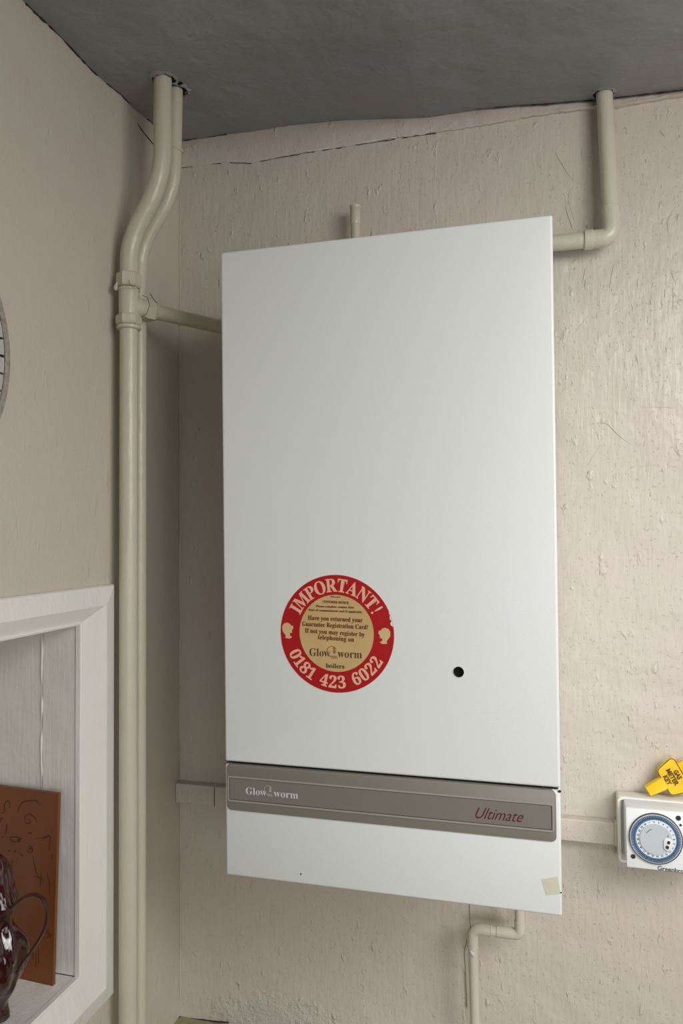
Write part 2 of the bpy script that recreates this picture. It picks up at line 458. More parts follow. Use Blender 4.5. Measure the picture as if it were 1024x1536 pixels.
# ------------------------------------------------------------ boiler
BO = Vector((.4251, -.27, -.0033+Z0)); RX, RY, BW, BH = .0178, .0002, .4382, .8507
boiler = thing('wall_boiler', 'large white wall-hung gas boiler with grey fascia strip and round red sticker', 'boiler', BO)
boiler.rotation_euler = (RX, RY, 0)
BM = Matrix.Translation(BO) @ Matrix.Rotation(RY, 4, 'Y') @ Matrix.Rotation(RX, 4, 'X')
BM = Matrix.Translation(BO) @ boiler.rotation_euler.to_matrix().to_4x4()
BI = BM.inverted()
def bl(u, v):
    o = BI @ CAM; d = BI.to_3x3() @ ray(u, v)
    p = o + d*(-o.y/d.y); return p.x, p.z
BD = .255
zs = (bl(340, 1144)[1] + bl(838, 1186.5)[1])/2
hx, hz = bl(687.5, 1008)
hr = .0068
# upper case: folded sheet with a punched sight hole
bm = bmesh.new()
t = bmesh.new()
outer = rounded_poly(-BW/2, BW/2, zs+.0026, BH/2, .0025, 4)
hole = circle(hx, hz, hr, 40)
vo = [t.verts.new((x, 0, z)) for x, z in outer]; vh = [t.verts.new((x, 0, z)) for x, z in hole]
eo = [t.edges.new((vo[i], vo[(i+1) % len(vo)])) for i in range(len(vo))]
eh = [t.edges.new((vh[i], vh[(i+1) % len(vh)])) for i in range(len(vh))]
bmesh.ops.triangle_fill(t, edges=eo+eh, use_beauty=True, use_dissolve=True)
# keep the fill, add returns with a rolled edge
cx, czz = 0, (zs+BH/2)/2
prevl = vo
E_ = .0032
for a in range(1, 6):
    ang = a/5*PI/2
    off = E_*math.sin(ang); y = E_*(1-math.cos(ang))
    lay = []
    for v in vo:
        dx = (off if v.co.x > 0 else -off); dz = (off if v.co.z > czz else -off)
        lay.append(t.verts.new((v.co.x+dx-(E_ if v.co.x > 0 else -E_)*0, y, v.co.z+dz)))
    for i in range(len(vo)): t.faces.new((prevl[i], prevl[(i+1) % len(vo)], lay[(i+1) % len(vo)], lay[i]))
    prevl = lay
lay = [t.verts.new((v.co.x, BD, v.co.z)) for v in prevl]
for i in range(len(vo)): t.faces.new((prevl[i], prevl[(i+1) % len(vo)], lay[(i+1) % len(vo)], lay[i]))
t.faces.new(lay)
# rolled edge grew the sheet outwards: bring the outline back to size
bx0 = BW/2+E_; zc0 = zs+.0026-E_; zc1 = BH/2+E_
for v in t.verts:
    if v.co.y > 1e-6 or v in vo:
        v.co.x *= (BW/2)/bx0
        v.co.z = zs+.0026 + (v.co.z-zc0)*((BH/2-zs-.0026)/(zc1-zc0))
merge(bm, t)
case = link('upper_case', bm, M_case, boiler, True)
bmh = tube([(hx, .0001, hz), (hx, .014, hz)], hr, seg=40, cap=False)
link('sight_hole', bmh, M_hole, boiler)
link('sight_glass', prism(circle(hx, hz, hr, 40), .006, .008), M_hole, boiler)
link('hole_rim', ring(hx, hz, hr-.0001, hr+.0009, -.0004, .0004, 40), M_white, boiler)
# lower drop panel
lower = link('lower_panel', box(-BW/2, BW/2, 0, BD, -BH/2, zs-.0006, .0030, 3), M_case, boiler, True)
link('chassis', box(-BW/2+.003, BW/2-.003, .005, BD-.003, zs-.01, zs+.01), M_hole, boiler)
# fascia
fx0 = bl(340.5, 1180)[0]; fx1 = bl(834, 1225)[0]
fz1 = zs-.0004; fz0 = (bl(345, 1214)[1] + bl(825, 1262)[1])/2
fas = link('fascia_strip', prism(rounded_poly(fx0, fx1, fz0, fz1, .006), -.0035, .002, .0007), M_fascia, boiler, True)
fas.location.y = .0022
ix0 = bl(344.5, 1180)[0]; ix1 = bl(828, 1226)[0]
iz1 = (bl(344, 1164.5)[1] + bl(827.5, 1208)[1])/2; iz0 = (bl(344, 1198.5)[1] + bl(827.5, 1244.5)[1])/2
lipb = bmesh.new()
def frame_ring(bm, x0, x1, z0, z1, w, r, y0, y1):
    a = rounded_poly(x0, x1, z0, z1, r); b = rounded_poly(x0-w, x1+w, z0-w, z1+w, r+w)
    V = [[bm.verts.new(q) for q in ((a[i][0], y1, a[i][1]), (a[i][0], y0, a[i][1]), (b[i][0], y0, b[i][1]), (b[i][0], y1, b[i][1]))] for i in range(len(a))]
    for k in range(len(V)):
        p, q = V[k], V[(k+1) % len(V)]
        for j in range(3): bm.faces.new((p[j], p[j+1], q[j+1], q[j]))
frame_ring(lipb, ix0, ix1, iz0, iz1, .0022, .0016, -.0046, -.003)
link('raised_lip', lipb, M_lip2, fas)
gb = bmesh.new(); frame_ring(gb, ix0+.0008, ix1-.0009, iz0+.0007, iz1-.0007, .0010, .0004, -.0039, -.003)
link('groove', gb, M_groove, fas)
link('inset_panel', prism(rounded_poly(ix0+.0009, ix1-.0011, iz0+.0008, iz1-.0008, .0006), -.0041, -.003), M_inset, fas)
# maker's lettering on the strip
def baseline(u0, v0, u1, v1):
    a = bl(u0, v0); b = bl(u1, v1); return a, b, math.atan2(b[1]-a[1], b[0]-a[0])
def fit(bm, width):
    xs_ = [v.co.x for v in bm.verts]; w = max(xs_)-min(xs_); k = width/w; m0 = min(xs_)
    for v in bm.verts: v.co.x = (v.co.x-m0)*k
    return bm
def logo(bm, x0, z0, w, h, y, ang=0):
    """'Glow' [ring emblem] 'worm' fitted in width w, x-height driven size h"""
    put(bm, fit(text_bm(serif('Glow'), h, -.0001*h/.012, align='LEFT'), w*.40), x0, y, z0, ang)
    put(bm, fit(text_bm(serif('worm'), h, -.0001*h/.012, align='LEFT'), w*.46), x0+w*.54*math.cos(ang), y, z0+w*.54*math.sin(ang), ang)
def emblem(bm, cx, cz, r, y):
    pts = [(cx+r*math.cos(a), y, cz+r*math.sin(a)) for a in [math.radians(d) for d in range(30, 271, 12)]]
    add_tube(bm, pts, r*.07, seg=6)
    put(bm, prism(circle(0, 0, r*.28, 20, .8), -.0001, .0001), cx+r*.45, y, cz+r*.55)
    put(bm, prism(circle(0, 0, r*.38, 20, .8), -.0001, .0001), cx+r*.5, y, cz-r*.05)
    add_box(bm, cx-r*.5, cx+r*1.0, y-.0001, y+.0001, cz-r*1.05, cz-r*.85)
    add_box(bm, cx-r*.2, cx+r*1.1, y-.0001, y+.0001, cz-r*1.35, cz-r*1.18)
bm = bmesh.new()
a, b, ang = baseline(369.5, 1190.2, 447.5, 1196.8)
logo(bm, a[0], a[1], b[0]-a[0], .0138, -.0043, 0)
link('white_lettering', bm, M_white, fas)
bm = bmesh.new(); ex, ez = bl(403, 1184.5); emblem(bm, ex, ez, .0058, -.0043)
link('emblem', bm, mat('emblem_grey', S(170, 166, 158), .5), fas)
bm = bmesh.new()
a, b, ang = baseline(713, 1226.5, 785, 1231.5)
put(bm, fit(text_bm('Ultimate', .0195, -.00010, shear=.5, align='LEFT'), b[0]-a[0]), a[0], -.0043, a[1]+.0005, 0)
link('maroon_lettering', bm, M_maroon, fas)

# marks on the case: tape remnant, screw dot, chips at the seam
tp = [bl(812, 1319), bl(836, 1314), bl(841, 1341), bl(819, 1343)]
link('tape_remnant', prism(tp, -.0003, .0001), M_tape, boiler)
bm = bmesh.new(); x, z = bl(451, 1311); add_prism(bm, circle(x, z, .0011, 16), -.0003, .0002); link('screw_dot', bm, M_groove, boiler)
for u, v, r in ((814, 1181, .001), (836, 1182, .0009), (839, 1187, .0016), (341.5, 1143, .0014), (344, 1145, .0008), (848-6, 1339, .0008)):
    x, z = bl(u, v); x = max(-BW/2+.001, min(BW/2-.001, x)); link('paint_chip', prism(circle(x, z, r, 8, 1.3), -.0004, .0002), M_groove, boiler)

# round sticker
scx, scz = bl(504.2, 950.5)
sR = abs(bl(504, 862)[1]-bl(504, 1038.5)[1])/2; sRx = abs(bl(419.5, 950)[0]-bl(588.7, 950)[0])/2
sr = (sR+sRx)/2
st_rot = math.radians(-1.6)
poly = []
for k in range(180):
    a = 2*PI*k/180; rr = sr
    d = math.degrees(a)
    if 8 < d < 24:
        rr = sr*(1 - .045*abs(math.sin((d-8)/16*PI*2.5))*(1.0 if d < 18 else .5))
    poly.append((scx+rr*math.cos(a), scz+rr*math.sin(a)))
stk = link('round_sticker', prism(poly, -.0004, .0001), M_red, boiler)
link('pale_edge', ring(scx, scz, sr-.0001, sr+.0006, -.0002, .0001, 96), mat('sticker_edge', S(226, 190, 180), .5), stk)
icx, icz = bl(504, 949.5); ir = sr*.655
icz = scz + .0005
link('cream_centre', prism(circle(scx, icz, ir, 96), -.0006, -.0003), M_cream, stk)
bm = bmesh.new()
def arc_text(s, rad, size, centre_deg, span_deg, top=True, weights=None, sx=.86):
    n = len(s); ws = weights or [1]*n
    tot = sum(ws) ; acc = 0
    for ch, w in zip(s, ws):
        f = (acc + w/2)/tot; acc += w
        if ch == ' ': continue
        if top:
            a = math.radians(centre_deg + span_deg/2 - span_deg*f)
            rot = a - PI/2
        else:
            a = math.radians(centre_deg - span_deg/2 + span_deg*f)
            rot = a + PI/2
        t = text_bm(serif(ch), size, .00022, sx=sx)
        put(bm, t, scx+rad*math.cos(a+st_rot), -.0005, icz-.0005+rad*math.sin(a+st_rot), rot+st_rot)
capw = {'I': .55, 'M': 1.15, 'P': .85, 'O': .98, 'R': .98, 'T': .9, 'A': .95, 'N': .98, '!': .55}
s1 = 'IMPORTANT!'
arc_text(s1, sr*.715, sr*.325, 92, 128, True, [capw[c] for c in s1])
link('ring_word', bm, M_pink, stk); bm = bmesh.new()
s2 = '0181 423 6022'
arc_text(s2, sr*.925, sr*.29, 268.5, 131, False, [1, .85, 1, .85, .7, 1, 1, 1, .7, 1, 1, 1, 1], sx=.95)
link('ring_number', bm, M_pink, stk)
# plain cream blobs either side of the ring
M_blob = mat('blob_cream', S(212, 178, 130), .55)
for u, v, s in ((431, 943, 1), (577, 951, -1)):
    x, z = bl(u, v); bm = bmesh.new()
    add_prism(bm, [(x+s*px*sr*.01, z+pz*sr*.01) for px, pz in ((-9, -4), (-9.5, 4), (-6, 9), (0, 10.5), (5, 8.5), (7, 5), (10, 6), (11, 1), (8, -3), (9, -6), (4, -8), (5, -12), (9, -14), (4, -17), (-4, -16), (-3, -12), (-6, -8))], -.0006, -.0003); link('cream_blob', bm, M_blob, stk)
bm = bmesh.new()
def line(s, u0, v0, u1, v1, size, ser=True, off=0):
    a = bl(u0, v0); b = bl(u1, v1); ang = math.atan2(b[1]-a[1], b[0]-a[0])
    put(bm, fit(text_bm(serif(s) if ser else s, size, off, align='LEFT', res=2), math.hypot(b[0]-a[0], b[1]-a[1])), a[0], -.0008, a[1], ang)
line('Dear', 496, 896, 511, 896.5, .0030)
line('CUSTOMER NOTICE', 484, 904, 523, 906, .0046)
line('Please complete coupon then', 474, 910.5, 531, 912.5, .0040)
line('Date of commissioned card if applicable', 463, 916, 543, 919.5, .0040)
line('Have you returned your', 462, 929.5, 544, 933.5, .0086)
line('Guarantee Registration Card?', 453.5, 938.5, 552, 944, .0086)
line('If not you may register by', 457.5, 948.5, 547, 955, .0086)
line('telephoning on', 477, 958.5, 531, 962.5, .0086)
link('small_lettering', bm, M_brown, stk)
bm = bmesh.new()
a = bl(464.5, 983.5); b = bl(543, 987.5)
logo(bm, a[0], a[1], b[0]-a[0], .0150, -.0008, -.012)
line('boilers', 489, 1001, 516.5, 1003, .0085)
link('dark_lettering', bm, mat('sticker_print_dark', S(84, 52, 36), .6), stk)

bm = bmesh.new(); x, z = bl(498, 977); emblem(bm, x, z, .0066, -.0008)
link('emblem', bm, mat('sticker_emblem', S(140, 108, 70), .6), stk)

# ------------------------------------------------------------ pipes on the left wall
PX = .030
YA = onX(193, 700, PX).y            # big riser
YB = onX(210, 700, PX-.002).y       # thin riser
RA, RB = .0135, .0108
def pipeA(u, v): return onY(u, v, YA)
A_pts = [(243.7, 100), (243.9, 232), (228, 297), (200, 347), (193.2, 385), (193, 420)]
riser = thing('heating_pipe', 'thick cream-painted riser pipe with a tee fitting in the left corner', 'pipe', (PX, YA, zL))
topc = hit_ceiling(244, 118)
pa = [pipeA(u, v) for u, v in A_pts]
pa[0] = Vector((pa[1].x, YA, ceil_z(pa[1].x, YA)+.02))
low_top = onX(193, 440, PX); low_top.y = YA; low_top.x = PX
pa[-2].x = PX; pa[-1] = Vector((PX, YA, pipeA(193, 425).z))
pth = [pa[0], pa[1], pa[3], pa[-1]]
pth[1] = pipeA(243.9, 268); pth[2] = pipeA(194.5, 362)
pth[2].x = PX
up = link('upper_pipe', tube(fillet(pth, [.05, .045], 14), RA), M_pipe, None, True)
zt = onX(193, 459, PX).z
lo = link('lower_pipe', tube([(PX, YA, zt-.02), (PX+.0005, YA-.001, .9-.25+Z0-1.0), (PX+.001, YA-.0015, .02)], RA), M_pipe, None, True)
bp0 = Vector((PX, YA, zt)); bp1 = onZ(330, 490, zt)
bd = (bp1-bp0).normalized()
px2m = lambda P: (P-CAM).dot(f_)/FL
s_ = px2m(bp0)
br = link('branch_pipe', tube([bp0+bd*.03, bp1+bd*.035], .0112), M_pipe, None, True)
bm = tube([(PX, YA, zt-.020), (PX, YA, zt+.024)], .0150)
add_tube(bm, [bp0, bp0+bd*.025], .0150)
tee = link('tee_fitting', bm, M_pipe, None, True)
def zof(v): return onY(193, v, YA).z
n1 = link('compression_nut', collar((PX, YA, (zof(410)+zof(432))/2), (0, 0, 1), zof(410)-zof(432), .0188, .003, 6), M_pipe)
n1r = link('collar_ring', collar((PX, YA, zof(435.5)), (0, 0, 1), .005, .0165), M_pipe, None, True)
n2 = link('compression_nut', collar((PX, YA, (zof(473)+zof(488))/2), (0, 0, 1), zof(473)-zof(489), .0192, .003, 6), M_pipe)
n2r = link('collar_ring', collar((PX, YA, zof(492)), (0, 0, 1), .006, .0180), M_pipe, None, True)
n3 = link('compression_nut', collar(bp0+bd*.0325, bd, .019, .0172, .003, 6), M_pipe)
n3r = link('collar_ring', collar(bp0+bd*.0435, bd, .004, .0135), M_pipe, None, True)
dr = link('paint_drip', tube([Vector((PX-.012, YA-.012, zof(426))), Vector((PX-.0135, YA-.0135, zof(431))), Vector((PX-.014, YA-.014, zof(436))), Vector((PX-.014, YA-.014, zof(439)))], [.001, .0025, .0035, .001], seg=10), M_pipe, None, True)
def fissure(px, y, w=.00045):
    o = link('paint_crack', tube(fillet([onY(u, v, y) for u, v in px], .002, 3), [w]*(len(px)-2)*4+[w]*2 if False else w, seg=6), M_crack_shade, None, True); reparent(o, riser)
yb = (bp0+bd*.033).y-.0165
fissure([(225, 440), (229, 447), (233, 453), (236, 454)], yb-.001, .0005)
fissure([(213, 443), (221, 446), (224, 458), (220, 471), (212, 476)], (bp0+bd*.023).y-.0150, .0004)
fissure([(193, 420), (194, 426), (199, 431), (203, 433)], YA-.0185, .0004)
fissure([(205, 432), (209, 434)], YA-.0150, .0005)
for o in (up, lo, br, tee, n1, n1r, n2, n2r, n3, n3r, dr): reparent(o, riser)

thin = thing('heating_pipe', 'thinner cream-painted riser pipe just behind the thick one in the left corner', 'pipe', (PX-.003, YB, zL))
pb = [Vector((0, 0, 0))]*5
q0 = onY(264, 170, YB); q1 = onY(260.5, 288, YB); q2 = onY(213.5, 374, YB); q3 = Vector((PX-.003, YB, onY(212, 440, YB).z))
q2.x = PX-.003
pb = [Vector((q0.x, YB, ceil_z(q0.x, YB)+.02)), q1, q2, q3, Vector((PX-.003, YB-.001, .02))]
reparent(link('pipe_run', tube(fillet(pb, [.04, .045, .001], 14), RB), M_pipe, None, True), thin)
# painted joint rings
for z in (onY(262, 227, YB).z,):
    reparent(link('paint_ring', collar((q0.x-.0005, YB, z), (0, .02, 1), .004, RB+.0003, .0002), M_pipe, None, True), thin)

# ragged plaster round the pipes at the ceiling
def ragged(cx, cy, r, rag, thick, seed, hole_r=None):
    rnd = random.Random(seed); bm = bmesh.new(); n = 26; inn = []; out = []; top = []
    for k in range(n):
        a = 2*PI*k/n; ro = r*(1+rag*rnd.uniform(-1, 1)); ri = hole_r*(1+.10*rnd.uniform(-1, 1))
        for lst, rr, dz in ((inn, ri, -thick*rnd.uniform(.5, 1.1)), (out, ro, -.0002), (top, ri, .002)):
            x = cx+rr*math.cos(a); y = cy+rr*math.sin(a); lst.append(bm.verts.new((x, y, ceil_z(x, y)+dz)))
    for k in range(n):
        j = (k+1) % n
        bm.faces.new((inn[k], inn[j], out[j], out[k])); bm.faces.new((inn[k], inn[j], top[j], top[k]))
    return bm
def dark(cx, cy, r, seed):
    rnd = random.Random(seed); bm = bmesh.new(); n = 22
    vs = []
    for k in range(n):
        a = 2*PI*k/n; rr = r*rnd.uniform(.86, 1.14); x = cx+rr*math.cos(a); y = cy+rr*math.sin(a)
        vs.append(bm.verts.new((x, y, ceil_z(x, y)-.0006)))
    bm.faces.new(vs); return bm
tA = Vector((pa[1].x, YA, 0)); tB = Vector((q0.x, YB, 0))
for k, (cx, cy, r) in enumerate(((pa[1].x, YA, .0165), (q0.x+.006, (YA+YB)/2+.006, .013), (q0.x+.001, YB+.002, .0135))):
    link('pipe_hole', dark(cx, cy, r, k), M_hole, ceiling)
link('broken_plaster', ragged(pa[1].x+.001, YA+.001, .0225, .12, .003, 3, .0170), M_ceil, ceiling, True)
link('broken_plaster', ragged(q0.x+.003, YB+.002, .0185, .18, .003, 5, .0145), M_ceil, ceiling, True)
for (u, v, w, h) in ((238, 113, .010, .003), (262, 122, .007, .003)):
    p = hit_ceiling(u, v)
    bm = tube([p+Vector((-w, .001, -.001)), p+Vector((-w*.3, .003, -.0015)), p+Vector((w*.5, .001, -.0015)), p+Vector((w, -.003, -.001))], [.0004, .0018, .0016, .0004], seg=8)
    link('plaster_chip', bm, M_chip, ceiling, True)

# ------------------------------------------------------------ pipe on the right, up into the ceiling
rp_top = hit_ceiling(905.5, 140); YR = rp_top.y
YRW = -.034
e = onY(917.5, 356, YRW)
hl = onY(828, 357, YRW)
over = thing('overflow_pipe', 'cream pipe rising from the boiler side through an elbow into the ceiling', 'pipe', e)
tp_ = Vector((rp_top.x, YR, ceil_z(rp_top.x, YR)+.02))
RR = .0122
dirv = (rp_top-e).normalized()
o1 = link('vertical_pipe', tube([tp_, e+dirv*.03], RR), M_pipeR, None, True)
hd = Vector((-1, 0, 0)); hz_ = e.z
o2 = link('horizontal_pipe', tube([e+hd*.02, Vector((.60, YRW, hz_))], RR), M_pipeR, None, True)
o3 = link('elbow', tube(fillet([e+dirv*.046, e, e+hd*.030], .024, 12), RR+.0013), M_pipeR, None, True)
o4 = link('coupling', collar(e+hd*.0335, hd, .013, RR+.0026, .001), M_pipeR, None, True)
o5 = link('collar_ring', collar(e+dirv*.046, dirv, .002, RR+.0018, .0006), M_pipeR, None, True)
for o in (o1, o2, o3, o4, o5): reparent(o, over)
link('pipe_hole', dark(rp_top.x-.001, YR, .0165, 9), M_hole, ceiling)
link('broken_plaster', ragged(rp_top.x-.001, YR, .020, .1, .002, 8, .0155), M_ceil, ceiling, True)

# ------------------------------------------------------------ stub on top
YS = -.032
sb = onY(533, 352, YS); stp = onY(533.5, 308, YS)
stub = thing('pipe_stub', 'short capped pipe stub standing above the boiler top', 'pipe', (sb.x, YS, sb.z))
a1 = link('stub_pipe', tube([(sb.x, YS, .405+Z0), (sb.x, YS, stp.z-.004)], .0078), M_pipe, None, True)
zc_ = onY(533, 338, YS).z
a2 = link('cap_sleeve', tube([(sb.x, YS, zc_), (sb.x, YS, zc_+.001), (sb.x, YS, stp.z-.006), (sb.x, YS, stp.z-.005)], [.0083, .0088, .0088, .0082], seg=28), M_pipe, None, True)
a3 = link('end_cap', tube([(sb.x, YS, stp.z-.0055), (sb.x, YS, stp.z-.004), (sb.x, YS, stp.z-.001), (sb.x, YS, stp.z)], [.0088, .0094, .0092, .007], seg=28), M_pipe, None, True)
for o in (a1, a2, a3): reparent(o, stub)

# ------------------------------------------------------------ pipe below
YG = -.045
g0 = onY(779.5, 1398, YG); g1 = onY(708.5, 1397, YG)
g1.z = g0.z = (g0.z+g1.z)/2+.0005
gp = thing('gas_pipe', 'narrow cream pipe stepping left through two elbows beneath the boiler', 'pipe', (g1.x, YG, zL))
RG = .0073
parts = [
 link('drop_pipe', tube([(g0.x, YG, -.40+Z0), (g0.x, YG, g0.z+.01)], RG), M_pipeB, None, True),
 link('elbow', tube(fillet([Vector((g0.x, YG, g0.z+.020)), g0, Vector((g0.x-.020, YG, g0.z))], .012, 8), RG+.0011), M_pipeB, None, True),
 link('cross_pipe', tube([(g0.x-.012, YG, g0.z), (g1.x+.012, YG, g0.z)], RG), M_pipeB, None, True),
 link('coupling', collar((g1.x+.045, YG, g0.z), (1, 0, 0), .018, RG+.0009, .0006), M_pipeB, None, True),
 link('elbow', tube(fillet([Vector((g1.x+.028, YG, g1.z)), g1, Vector((g1.x, YG, g1.z-.028))], .017, 8), RG+.0012), M_pipeB, None, True),
 link('collar_ring', collar((g1.x+.028, YG, g1.z), (1, 0, 0), .002, RG+.0018, .0006), M_pipeB, None, True),
 link('collar_ring', collar((g1.x, YG, g1.z-.028), (0, 0, 1), .002, RG+.0016, .0006), M_pipeB, None, True),
 link('down_pipe', tube([(g1.x, YG, g1.z-.01), (g1.x+.004, YG, zL-.0)], RG), M_pipeB, None, True),
 link('paint_chip', tube([(g1.x-.003, YG-.0052, g1.z-.030), (g1.x+.001, YG-.0070, g1.z-.036), (g1.x+.003, YG-.0066, g1.z-.040)], [.0022, .0030, .0005], seg=8), M_white, None, True)]
for o in parts: reparent(o, gp)
w0 = onY(708, 1350, -.1); w1 = onY(706, 1391, YG-.004)
wp = [Vector((w1.x+.002, -.10, -.41+Z0)), Vector((w1.x+.001, -.08, w1.z+.025)), w1+Vector((0, 0, .004)), w1+Vector((-.004, .003, -.012)), w1+Vector((-.013, .02, -.05)), Vector((w1.x-.014, -.002, w1.z-.09)), Vector((w1.x-.012, -.002, w1.z-.15))]
tag(link('wire', tube(fillet(wp, .012, 4), .0006, seg=8), M_wire, None, True), 'hair-thin wire hanging under the boiler beside the stepped pipe', 'wire')

# ------------------------------------------------------------ trunking
tzt = onY(900, 1233, -.018).z; tzb = onY(900, 1266, -.018).z
bx = onY(921, 1240, -.018).x
trk = thing('cable_trunking', 'beige painted mini trunking running along the back wall behind the boiler', 'trunking', (0, 0, tzb))
reparent(link('cover', box(.001, bx, -.018, -.0005, tzb, tzt, .0012), M_lip), trk)
reparent(link('end_piece', box(bx, bx+.0075, -.0195, -.0005, tzb-.001, tzt+.001, .001), M_lip), trk)
jx2 = onY(321, 1195, -.018).x
reparent(link('joint', box(jx2, jx2+.0012, -.0184, -.001, tzb, tzt-.001), M_crack_shade), trk)

# ------------------------------------------------------------ timer
tY = -.030
p = onY(925.5, 1194.5, tY); bxl = p.x; bzt = p.z; bzb = onY(932, 1293, tY).z
fY = -.073
p = onY(938.4, 1211.7, fY); fxl = p.x; fzt = p.z; fzb = onY(939.5, 1300.5, fY).z
FW = .112
dcx, dcz = (lambda q: (q.x, q.z))(onY(982.8, 1257.3, fY))
dr_ = (onY(1023.2, 1257, fY).x - onY(942.4, 1257, fY).x)/2
timer = thing('timer_switch', 'white wall timer with a round blue-ringed dial at the right edge', 'timer', (bxl+.06, 0, bzb))
T = []
T.append(link('back_box', box(bxl, bxl+.150, tY+.002, -.0005, bzb, bzt, .004, 3), M_plastold, None, True))
bm = bmesh.new(); frame_ring(bm, bxl+.004, bxl+.146, bzb+.004, bzt-.004, .0038, .003, tY-.0015, tY+.004); T.append(link('box_rim', bm, M_plast, None, False))
T.append(link('timer_body', box(fxl+.001, fxl+FW, fY+.004, tY+.004, fzb+.001, fzt-.001, .002, 2), M_plgrey, None, True))
face = link('face_plate', box(fxl, fxl+FW+.001, fY, fY+.006, fzb, fzt, .0012, 2), M_plast, None, True); T.append(face)
dial = link('dial', ring(dcx, dcz, dr_-.0011, dr_, fY-.003, fY+.001), M_dialring); T.append(dial)
for o in T: reparent(o, timer)
D_ = []
D_.append(link('white_band', ring(dcx, dcz, dr_*.82, dr_-.0010, fY-.0024, fY), M_dialwhite))
D_.append(link('blue_ring', ring(dcx, dcz, dr_*.735, dr_*.83, fY-.0030, fY), M_blue))
bm = bmesh.new()
for k in range(96):
    a = 2*PI*k/96
    t = box(-.00042, .00042, -.0012, 0, dr_*.79, dr_*.935); put(bm, t, dcx, fY-.0027, dcz, a)
D_.append(link('tick_ring', bm, M_blued))
D_.append(link('number_ring', ring(dcx, dcz, dr_*.56, dr_*.745, fY-.0034, fY), M_dialwhite))
bm = bmesh.new()
for k in range(24):
    a = -2*PI*k/24 + .35
    put(bm, text_bm(str(k+1), .0034, 0), dcx - dr_*.64*math.sin(a), fY-.0038, dcz + dr_*.64*math.cos(a), a)
D_.append(link('numbers', bm, M_dialnum))
D_.append(link('centre_disc', prism(circle(dcx, dcz, dr_*.60), fY-.0052, fY, .0008), M_dialgrey, None, True))
bm = bmesh.new(); add_tube(bm, [(dcx+dr_*.42*math.cos(math.radians(d)), fY-.0054, dcz+dr_*.42*math.sin(math.radians(d))) for d in range(112, 152, 5)], .0004, seg=6)
x, z = (lambda q: (q.x, q.z))(onY(1000.5, 1252, fY)); put(bm, prism([(-.001, -.001), (.001, -.001), (0, .0012)], -.0003, .0003), x, fY-.0054, z)
D_.append(link('pointer_mark', bm, M_dialnum))
x, z = (lambda q: (q.x, q.z))(onY(1000.5, 1264.5, fY))
D_.append(link('slot_knob', prism(rounded_poly(x-.0055, x+.0055, z-.0085, z+.0085, .004), fY-.0068, fY-.004, .0008), M_dialwhite, None, True))
bm = bmesh.new(); put(bm, prism(rounded_poly(-.0018, .0018, -.0022, .0022, .001), -.0004, .0004), x+.0008, fY-.0070, z+.0034, -.3); put(bm, prism(rounded_poly(-.0020, .0020, -.0022, .0022, .001), -.0004, .0004), x-.0012, fY-.0070, z-.0034, -.3)
D_.append(link('slot', bm, M_dialring))
for o in D_: o.data.transform(Matrix.Translation(-Vector(timer.location))); o.parent = dial
bm = bmesh.new()
for u, v, r in ((949.2, 1284.5, .0031), (1017, 1227, .0034), (1020.5, 1237.5, .0016)):
    q = onY(u, v, fY); reparent(link('screw', prism(circle(q.x, q.z, r, 24), fY-.0008, fY+.001), M_dialring), timer)
q = onY(985.5, 1304.5, fY)
bm = bmesh.new(); put(bm, text_bm('Greenbrook', .0082, .0001, align='LEFT', sx=1.05), q.x, fY-.0003, q.z, -.03)
reparent(link('lettering', bm, M_dialnum), timer)

# ------------------------------------------------------------ yellow key on the timer
kY = -.018
ka = [onY(u, v, kY) for u, v in ((985.5, 1152.5), (1005, 1135.5), (1011, 1137.5), (1027, 1165), (1040, 1186), (1008.5, 1192.8), (1004, 1190.5), (984.8, 1157))]
key = thing('meter_key', 'yellow plastic gas meter key lying on top of the timer', 'key', (ka[5].x, kY, ka[5].z))
def smooth_poly(pts, r, n=5):
    pp = [Vector((p.x, 0, p.z)) for p in pts]; out = []
    m = len(pp)
    for i in range(m):
        a, b, c = pp[i-1], pp[i], pp[(i+1) % m]
        d1 = min(r, (a-b).length*.45); d2 = min(r, (c-b).length*.45)
        p0 = b+(a-b).normalized()*d1; p1 = b+(c-b).normalized()*d2
        for k in range(n+1):
            t = k/n; q = p0*(1-t)**2 + b*2*t*(1-t)+p1*t*t; out.append((q.x, q.z))
    return out
kp = smooth_poly(ka, .004)
K = []
K.append(link('key_plate', prism(kp, kY-.0025, kY+.0025, .0008), M_yel, None, True))
# outline bead just inside the edge
kc = Vector((sum(p[0] for p in kp)/len(kp), 0, sum(p[1] for p in kp)/len(kp)))
pts = [Vector((kc.x+(x-kc.x)*.955, kY-.0026, kc.z+(z-kc.z)*.965)) for x, z in kp]
K.append(link('edge_line', tube(pts+[pts[0]], .0006, seg=6), M_yeld, None, True))
s0 = onY(971, 1186.5, kY-.001); s1 = onY(993, 1175, kY-.001)
sd = (s1-s0).normalized(); sn = Vector((-sd.z, 0, sd.x))
bm = bmesh.new()
hw0 = .0074; hw1 = .0086
sp = [s0+sn*hw0, s0-sn*hw0, s1-sn*hw1, s1-sn*hw1+sd*.004, s1+sn*hw1+sd*.004, s1+sn*hw1]
add_prism(bm, [(p.x, p.z) for p in sp], kY-.006, kY+.004, .0012)
K.append(link('key_shank', bm, M_yel, None, True))
s2 = onY(1019, 1152, kY); s3 = s2 + sd*.018
K.append(link('key_shank', prism([(p.x, p.z) for p in (s2+sn*.007, s2-sn*.007, s3-sn*.007, s3+sn*.007)], kY-.001, kY+.004, .001), M_yel, None, True))
bm = bmesh.new()
tang = math.atan2(onY(1008.7, 1192.5, kY).z-onY(985, 1153, kY).z, onY(1008.7, 1192.5, kY).x-onY(985, 1153, kY).x)
